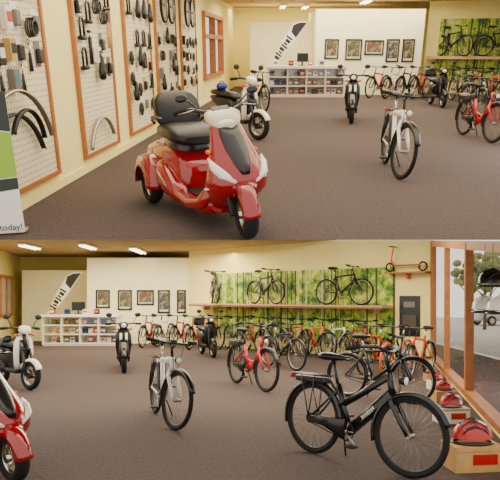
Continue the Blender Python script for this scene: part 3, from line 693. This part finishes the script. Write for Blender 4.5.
sA=(MA1-MA0).normalized(); nA=Vector((0,0,1)).cross(sA); bA=math.atan2(sA.y,sA.x)
for px,yw in((452,-.6),(498,-.25)):
    P=on_wall('A',px,55,MA0,MA1); P=Vector((P.x,P.y,SZA+.003))-nA*.31
    aa=bA+yw; place_bike(MTB,'A',P-Vector((math.cos(aa),math.sin(aa),0))*.54,aa,'black bicycle displayed on the wall shelf',group='bicycles on the wall shelf',lean=0)

# ================================================================= vehicles room B
put_bike(KB,'B',(408,478),312,'glossy black electric city bicycle with rack battery and mudguards',steer=.12,s=1.05,lean=-.06)
put_bike(MTB,'B',(412,404),347,'black bicycle with upright handlebar parked beside another black bicycle',steer=.1)
put_bike(RB,'B',(265,392),236,'red step-through electric bicycle with black rear battery',steer=.1,s=1.05)
put_bike(MTB,'B',(296,371),268,'black bicycle standing beside the red one')
put_bike(WB,'B',(173,430),155,'white electric bicycle with black mudguards and rear rack',steer=.3,s=1.03)
put_moped(BM,'B',(124,373),122,'black electric moped facing forward with white front trim')
put_moped(DM,'B',(213,358),202,'black electric moped with black top box')
put_moped(WM,'B',(30,390),3,'white and black electric moped with black seat and round mirrors',steer=.2,s=1.03)
put_trike('B',(14,482),-85,'glossy red three-wheeled mobility scooter with black padded seat',s=.98,steer=-.2)
for fr_,rx,nd in(((142,348),154,RDR),((157,347),170,SIL),((173,348),186,RDR),((189,350),201,ORB)):
    put_bike(nd,'B',fr_,rx,LBL[id(nd)]+' parked in the row beside the counter',group='bicycles parked in the row')
sd=dB.normalized(); nn=Vector((0,0,1)).cross(sd); bB=math.atan2(sd.y,sd.x)
row=[RDR,GRB,RDR,MTB,RDR,ORB,SIL,RDR]
for i,nd in enumerate(row):
    px=228+i*20.5
    P=on_wall('B',px,340,MB0,C); P=Vector((P.x,P.y,0))-nn*.66
    aa=bB-.45
    place_bike(nd,'B',P-Vector((math.cos(aa),math.sin(aa),0))*.54,aa,LBL[id(nd)]+' parked under the wall shelf',steer=(.15,-.1,.3)[i%3],group='bicycles under the wall shelf')
for fr_,rx,nd in(((363,375),384,ORB),((386,377),406,ORT),((408,381),428,ORB)):
    put_bike(nd,'B',fr_,rx,LBL[id(nd)]+' parked near the corner',group='bicycles parked in the row')
for px,yw,nd in((221,-.62,MTB),(272,-.22,MTB),(350,.0,RDB)):
    P=on_wall('B',px,303,MB0,C); P=Vector((P.x,P.y,SZ+.003))-nn*.31
    aa=bB+yw
    place_bike(nd,'B',P-Vector((math.cos(aa),math.sin(aa),0))*.54,aa,'black bicycle displayed on the wall shelf',steer=0.1,group='bicycles on the wall shelf',lean=0)
# kick scooter
ks=N('kick_scooter',None,[N('deck',MB().box((0,0,.16),(.65,.12,.03),WOOD,bev=.01).done('deck')),
    N('wheel',MB().torus((-.42,0,.12),.10,.02,RUBBER,seg=22,rs=6).cyl((-.42,-.03,.12),(-.42,.03,.12),.03,ALU).done('wheel')),
    N('wheel',MB().torus((.46,0,.12),.10,.02,RUBBER,seg=22,rs=6).cyl((.46,-.03,.12),(.46,.03,.12),.03,ALU).done('wheel')),
    N('frame',MB().tube([(-.42,.03,.12),(-.3,.03,.16),(.3,0,.16),(.42,0,.28)],.018,ORANGE).done('frame')),
    N('steering_post',MB().tube([(.46,0,.12),(.42,0,.28),(.36,0,.62)],.016,ORANGE).tube([(.36,-.2,.62),(.36,.2,.62)],.014,DARK).done('steering_post'))])
P=on_wall('B',410,272,MB0,C); kz=P.z
inst(N('bracket_shelf',MB().box((0,-.16,-.02),(1.1,.3,.04),WOOD).box((0,-.1,-.1),(.05,.18,.14),WOOD).done('bracket_shelf')),'B',fr(MB0,C,(P.x,P.y,kz)),'small wooden bracket shelf holding the kick scooter','shelf')
inst(ks,'B',fr(MB0,C,(P.x,P.y,kz+.002),off=.16)@Matrix.Rotation(math.pi,4,'Z'),'orange and wooden kick scooter on a wall bracket','kick scooter')
P=on_wall('B',410,316,MB0,C)
sg=N('notice_board',None,[N('board',MB().box((0,-.02,0),(.54,.03,.98),BLACK).done('board')),N('paper',MB().box((0,-.04,.28),(.30,.006,.14),GREY).done('paper')),N('paper',MB().box((0,-.04,-.12),(.36,.006,.3),mat('faded',(80,74,62),.7)).done('paper'))])
inst(sg,'B',fr(MB0,C,P),'black notice board with faded sheets on the cream wall','sign')

# helmets and boxes
def helmet_node(c1,c2,strap=True):
    s=MB().sphere((0,0,.0),(.15,.115,.135),c1,20,12)
    bmesh.ops.delete(s.bm,geom=[v for v in s.bm.verts if v.co.z<-.03],context='VERTS')
    vs=[]
    for y in(-.082,-.045,0,.045,.082):
        v=MB(); k=math.sqrt(max(0,1-(y/.115)**2))
        v.tube([(.138*k,y,.035),(.10*k,y,.096*k),(0,y,.137*k),(-.09*k,y,.105*k),(-.138*k,y,.035)],[.004,.010,.013,.011,.004],c2,6,flat=.9)
        vs.append(N('vent',v.done('vent')))
    rb=MB(); pts=[(.148*math.cos(t*math.pi/12),.112*math.sin(t*math.pi/12),-.03) for t in range(24)]
    rb.tube(pts,.010,BLACK,6,closed=True)
    k=[N('shell',s.done('shell')),N('rim',rb.done('rim'))]+vs
    if strap: k.append(N('strap',MB().tube([(.05,.1,-.02),(.02,.07,-.12),(0,0,-.15),(.02,-.07,-.12),(.05,-.1,-.02)],.005,BLACK,5).done('strap')))
    return N('bicycle_helmet',None,k)
HR=helmet_node(REDP,BLACK,False); HW=helmet_node(WHITE,WHITE,False); HK=helmet_node(BLACK,DARK)
def cbox(w,d,h,c1,c2):
    return N('cardboard_box',None,[N('box_body',MB().box((0,0,h/2),(w,d,h),c1,bev=.004).done('box_body')),N('printed_label',MB().box((w*.1,-d/2-.002,h*.5),(w*.5,.003,h*.4),c2).done('printed_label')),N('lid_edge',MB().box((0,-d/2-.004,h-.02),(w,.006,.03),CARD).done('lid_edge'))])
CB1=cbox(.42,.28,.21,CARD,REDP); CB2=cbox(.42,.28,.21,WHITE,REDP)
for i,(px,py,sc) in enumerate(((472,468,1.12),(451,422,.92),(444,401,.8),(437,389,.72),(432,381,.66))):
    p=fp('B',px,py); a=.12
    inst((CB1,CB2)[i%2],'B',yawM(p,a,sc),('brown cardboard box with red print','white cardboard box with red print')[i%2]+' by the window','box','cardboard boxes by the window')
    hs=1.12*sc
    inst(HR,'B',yawM(p+Vector((0,0,.21*sc+.040*hs)),a+(.2 if i%2 else -.15),hs),'red and black vented bicycle helmet resting on a box','helmet','helmets on the boxes')
for i,(px,py,Y) in enumerate(((485,309,6.7),(493,283,6.3),(503,310,6.0))):
    p=at_y('B',px,py,Y); nd=(HW,HK,HW)[i]
    nd2=N(nd.name,None,nd.kids+[N('hanging_cord',MB().tube([(0,0,.12),(0,0,(planeB(Y)-.03-p.z)/1.1)],.003,DARK,5).done('hanging_cord'))])
    inst(nd2,'B',yawM(p,(.6,.2,2.5)[i],1.1),('white','black','white')[i]+' bicycle helmet hanging in front of the window','helmet','helmets hanging at the window')

# ================================================================= pegboards room A
def pegpanel(px0,px1,z0,z1):
    p=on_wall('A',px0,120,AP0,AP1); q=on_wall('A',px1,120,AP0,AP1); L=(Vector((q.x,q.y,0))-Vector((p.x,p.y,0))).length
    b=MB().box((L/2,-.02,(z0+z1)/2),(L,.02,z1-z0),PEG)
    f=MB()
    for x in(0,L): f.box((x,-.03,(z0+z1)/2),(.06,.05,z1-z0+.05),WOOD)
    for z in(z0,z1): f.box((L/2,-.03,z),(L-.06,.05,.05),WOOD)
    M=fr(AP0,AP1,(p.x,p.y,0))
    inst(N('pegboard',None,[N('panel',b.done('panel')),N('frame',f.done('frame'))]),'A',M,'cream pegboard in an orange wooden frame hung with accessories','pegboard','framed pegboards on the wall')
    return M,L
panels=[(-35,50,.22,2.8),(80,115,.22,2.8),(129,153,.22,2.8),(159,178,.22,2.8),(183,197,.22,2.8)]
PM=[pegpanel(*p) for p in panels]
def gadget(kind,i):
    c=[WHITE,DARK,GREY,WHITE,BLACK,CARD][i%6]
    if kind=='pack':
        return N('accessory_packet',None,[N('backing_card',MB().box((0,0,-.11),(.15,.008,.26),c,bev=.003).done('backing_card')),N('blister',MB().box((0,-.03,-.13),(.11,.05,.15),[GREY,BLACK,DARK,BLACK][(i+1)%4],bev=.015).done('blister')),N('hook',MB().tube([(0,.02,.02),(0,-.08,.02),(0,-.085,.03)],.004,CHROME,5).done('hook'))]),'blister-packed bicycle accessory hanging on the pegboard','accessory'
    if kind=='cardpack':
        return N('boxed_accessory',None,[N('carton',MB().box((0,-.035,-.10),(.13,.07,.20),c,bev=.005).done('carton')),N('printed_panel',MB().box((0,-.072,-.09),(.10,.003,.09),[REDP,BLACK,TEAL,BLACK,WHITE,DARK][i%6]).done('printed_panel')),N('hook',MB().tube([(0,.02,.02),(0,-.08,.02),(0,-.085,.03)],.004,CHROME,5).done('hook'))]),'small boxed bicycle part hanging on the pegboard','accessory'
    if kind=='tool':
        return N('hand_tool',None,[N('tool_handle',MB().tube([(0,-.02,-.02),(0,-.02,-.20)],[.016,.022],[BLACK,REDP,BLACK,DARK][i%4],8).done('tool_handle')),N('tool_head',MB().tube([(0,-.02,-.02),(0,-.02,.07)],.009,CHROME,6).torus((0,-.02,.09),.026,.010,CHROME,seg=12,rs=5).done('tool_head'))]),'small hand tool hanging on the pegboard','tool'
    if kind=='pump':
        return N('bicycle_pump',None,[N('barrel',MB().cyl((0,-.04,-.34),(0,-.04,.0),.026,c).done('barrel')),N('pump_handle',MB().cyl((0,-.04,0),(0,-.04,.06),.01,CHROME).cyl((-.06,-.04,.07),(.06,-.04,.07),.018,BLACK).done('pump_handle'))]),'bicycle pump hanging on the pegboard','pump'
    if kind=='lock':
        return N('bicycle_lock',None,[N('shackle',MB().tube([(.07,-.04,-.16)]+[(.07*math.cos(t*math.pi/8),-.04,.07*math.sin(t*math.pi/8)) for t in range(9)]+[(-.07,-.04,-.16)],.016,BLACK).done('shackle')),N('lock_body',MB().cyl((-.10,-.04,-.17),(.10,-.04,-.17),.028,DARK).done('lock_body'))]),'black shackle bicycle lock hanging on the pegboard','lock'
    if kind=='glove':
        g_=MB().loft([(-.02,0,.025,.035),(-.06,0,.03,.05),(-.14,0,.035,.06),(-.18,0,.03,.06)],BLACK,axis='Z')
        f_=[N('finger',MB().tube([(.0,y,-.16),(.0,y*1.15,-.25+abs(y)*.6)],[.017,.013],BLACK,8).done('finger')) for y in(-.045,-.015,.015,.045)]
        off=Matrix.Translation((0,-.04,0))@Matrix.Rotation(math.pi/2,4,'Z')
        return N('cycling_glove',None,[N('palm',g_.done('palm'),off=off)]+[N(k.name,k.mesh,off=off) for k in f_]),'black padded cycling glove hanging on the pegboard','glove'
    if kind=='coil':
        k=MB()
        for j in range(4): k.torus((0,-.045-.022*j,-.10),.085-.004*j,.010,[BLACK,DARK,REDP,BLACK][i%4],seg=22,rs=6)
        k.box((0,-.07,-.02),(.05,.09,.04),DARK,bev=.008)
        return N('cable_lock',None,[N('coiled_cable',k.done('coiled_cable')),N('hook',MB().tube([(0,.02,.02),(0,-.12,.02)],.004,CHROME,5).done('hook'))]),'coiled black cable lock hanging on the pegboard','lock'
    if kind=='saddle':
        s=MB().loft([(-.15,0,.02,.02),(-.13,0,.10,.04),(-.04,0,.105,.045),(.04,0,.055,.035),(.14,0,.026,.025),(.17,0,.01,.01)],LEATHER,n=14,p=2.2)
        s.bm.transform(Matrix.Translation((0,-.08,0))@Matrix.Rotation(math.radians(90),4,'X')@Matrix.Rotation(math.radians(90),4,'Z'))
        return N('bicycle_saddle',None,[N('saddle_cover',s.done('saddle_cover')),N('saddle_rail',MB().tube([(-.03,-.045,-.1),(-.02,-.02,0),(-.03,-.045,.1)],.005,CHROME,5).done('saddle_rail')),N('saddle_rail',MB().tube([(.03,-.045,-.1),(.02,-.02,0),(.03,-.045,.1)],.005,CHROME,5).done('saddle_rail'))]),'black bicycle saddle hanging on the pegboard','saddle'
GAD={}
def getg(kind):
    i=random.randrange(6)
    if (kind,i) not in GAD: GAD[(kind,i)]=gadget(kind,i)
    return GAD[(kind,i)]
grid=[(0,['pack','cardpack','pack','tool','cardpack','coil']),(1,['cardpack','saddle','lock','pump','pack','glove','coil']),(2,['saddle','pack','glove','lock','cardpack']),(3,['pack','saddle','cardpack','coil']),(4,['pack','cardpack','glove'])]
for pi,kinds in grid:
    M,L=PM[pi]; sx=(.22,.25,.32,.36,.36)[pi]; nx=max(2,int((L-.2)/sx))
    zlo=(1.35,1.25,.6,.6,.6)[pi]
    for i in range(nx):
        x=.2+i*(L-.4)/max(1,nx-1); z=(2.6 if pi<3 else 1.85)-.04*(i%2)
        while z>zlo:
            kd=random.choice(kinds); nd,lb,ct=getg(kd)
            if random.random()<.92:
                inst(nd,'A',M@Matrix.Translation((x+random.uniform(-.01,.01),-.035,z)),lb,ct,'accessories on the pegboards')
            z-={'pack':.32,'tool':.36,'pump':.48,'lock':.36,'saddle':.40,'glove':.33,'coil':.32,'cardpack':.28}[kd]
def mudg(px,py,R,a0,a1,m,lb,th=.012,w=.055,y=-.09):
    P=on_wall('A',px,py,AP0,AP1)
    inst(N('mudguard_strip',MB().arc((0,y,0),R,w,math.radians(a0),math.radians(a1),m,th=th,seg=24,drop=.012).done('mudguard_strip')),'A',fr(AP0,AP1,P),lb,'mudguard','mudguards on the pegboards')
mudg(14,190,.74,25,120,DARK,'dark curved mudguard hung on the pegboard')
mudg(12,178,.84,22,125,ALU,'silver curved mudguard hung on the pegboard',y=-.16)
mudg(20,150,.40,10,150,DARK,'dark curved mudguard hung on the pegboard',y=-.12)
mudg(100,160,.60,30,158,ALU,'silver curved mudguard hung on the pegboard')
wn=wheel_node('rim_ring',(0,0,0),.34,.026,ALU,RUBBER)
for pi,xs in((3,(.45,1.15)),(4,(.45,1.15))):
    M,L=PM[pi]
    for x in xs:
        if x>L-.1: continue
        inst(N('bicycle_wheel',None,[wn,N('hook',MB().tube([(0,.09,.30),(0,.0,.30),(0,-.06,.30)],.01,CHROME,5).done('hook'))]),'A',M@Matrix.Translation((x,-.13,2.38)),'spoked bicycle wheel with black tyre hung high on the pegboard','wheel','wheels on the pegboards')
# banner stand
p=fp('A',-8,238.3)
bn=N('banner_stand',None,[N('banner_print',MB().prism([(-.26,.015),(.26,.015),(.26,1.25),(-.26,1.25)],-.004,.004,WHITE).prism([(-.26,.36),(.26,.42),(.26,.52),(-.26,.48)],-.008,-.0045,mat('banner_dark',(40,50,48),.5)).prism([(-.26,1.0),(.26,.92),(.26,1.25),(-.26,1.25)],-.008,-.0045,mat('banner_dark',(40,50,48),.5)).done('banner_print')),
    N('green_shape',MB().prism([(-.26,.49),(.26,.53),(.26,.91),(-.26,.99)],-.012,-.0085,GREEN).done('green_shape')),
    N('base',MB().box((0,.06,.02),(.56,.10,.04),ALU,bev=.01).done('base')),
    N('pole',MB().cyl((0,.03,.03),(0,.03,1.27),.012,ALU).done('pole'))])
cu=bpy.data.curves.new('lettering','FONT'); cu.body='today!'; cu.size=.080; cu.align_x='RIGHT'; cu.extrude=.001
to=bpy.data.objects.new('lettering_source',cu); scene.collection.objects.link(to)
bpy.context.view_layer.update()
tm=bpy.data.meshes.new_from_object(to.evaluated_get(bpy.context.evaluated_depsgraph_get())); bpy.data.objects.remove(to)
tm.materials.clear(); tm.materials.append(BLACK)
bn.kids.append(N('lettering',tm,off=Matrix.Translation((.245,-.012,.045))@Matrix.Rotation(math.pi/2,4,'X')))
inst(bn,'A',Matrix.Translation(Vector((p.x,p.y+.09,0)))@Matrix.Rotation(.25,4,'Z'),'dark, green and white printed banner stand beside the pegboard','banner')
# ================================================================= lights
def area(room,p,sx,sy,power,col=(1,.86,.62),rot=(0,0,0)):
    l=bpy.data.lights.new('area','AREA'); l.shape='RECTANGLE'; l.size=sx; l.size_y=sy; l.energy=power; l.color=col
    o=bpy.data.objects.new('area_light',l); scene.collection.objects.link(o)
    o.matrix_world=ROOM[room]@Matrix.Translation(p)@Euler(rot).to_matrix().to_4x4()
for y,pw in((7,200),(12,310),(17,390),(22,420)): area('A',(3,y,2.98),7,2.5,pw)
area('A',(-1,9,2.98),1.5,6,130)
area('A',(2,26.3,2.98),6,1.2,120)
area('B',(-1.5,8.9,2.62),6,1.3,200)
area('B',(-1,12.3,3.6),6,2.2,420); area('B',(-3.5,17.6,2.95),6,2.2,420)
area('B',(2.2,10.8,3.0),2,2.5,110)
area('B',(5.4,9,2.2),6,2,200,(.95,.95,1),rot=(0,math.radians(75),0))  # added lamp outside the window wall, aimed inward to stand in for daylight
w=bpy.data.worlds.new('World'); scene.world=w; w.use_nodes=True
bgd=w.node_tree.nodes['Background']; bgd.inputs[0].default_value=(1,.93,.81,1); bgd.inputs[1].default_value=1.5
cam=bpy.data.cameras.new('Camera'); cam.sensor_width=36; cam.lens=F/500*36; cam.shift_y=(HB-240)/500; cam.clip_end=300
co=bpy.data.objects.new('Camera',cam); scene.collection.objects.link(co); co.location=(0,0,EYE); co.rotation_euler=(math.pi/2,0,0)
scene.camera=co
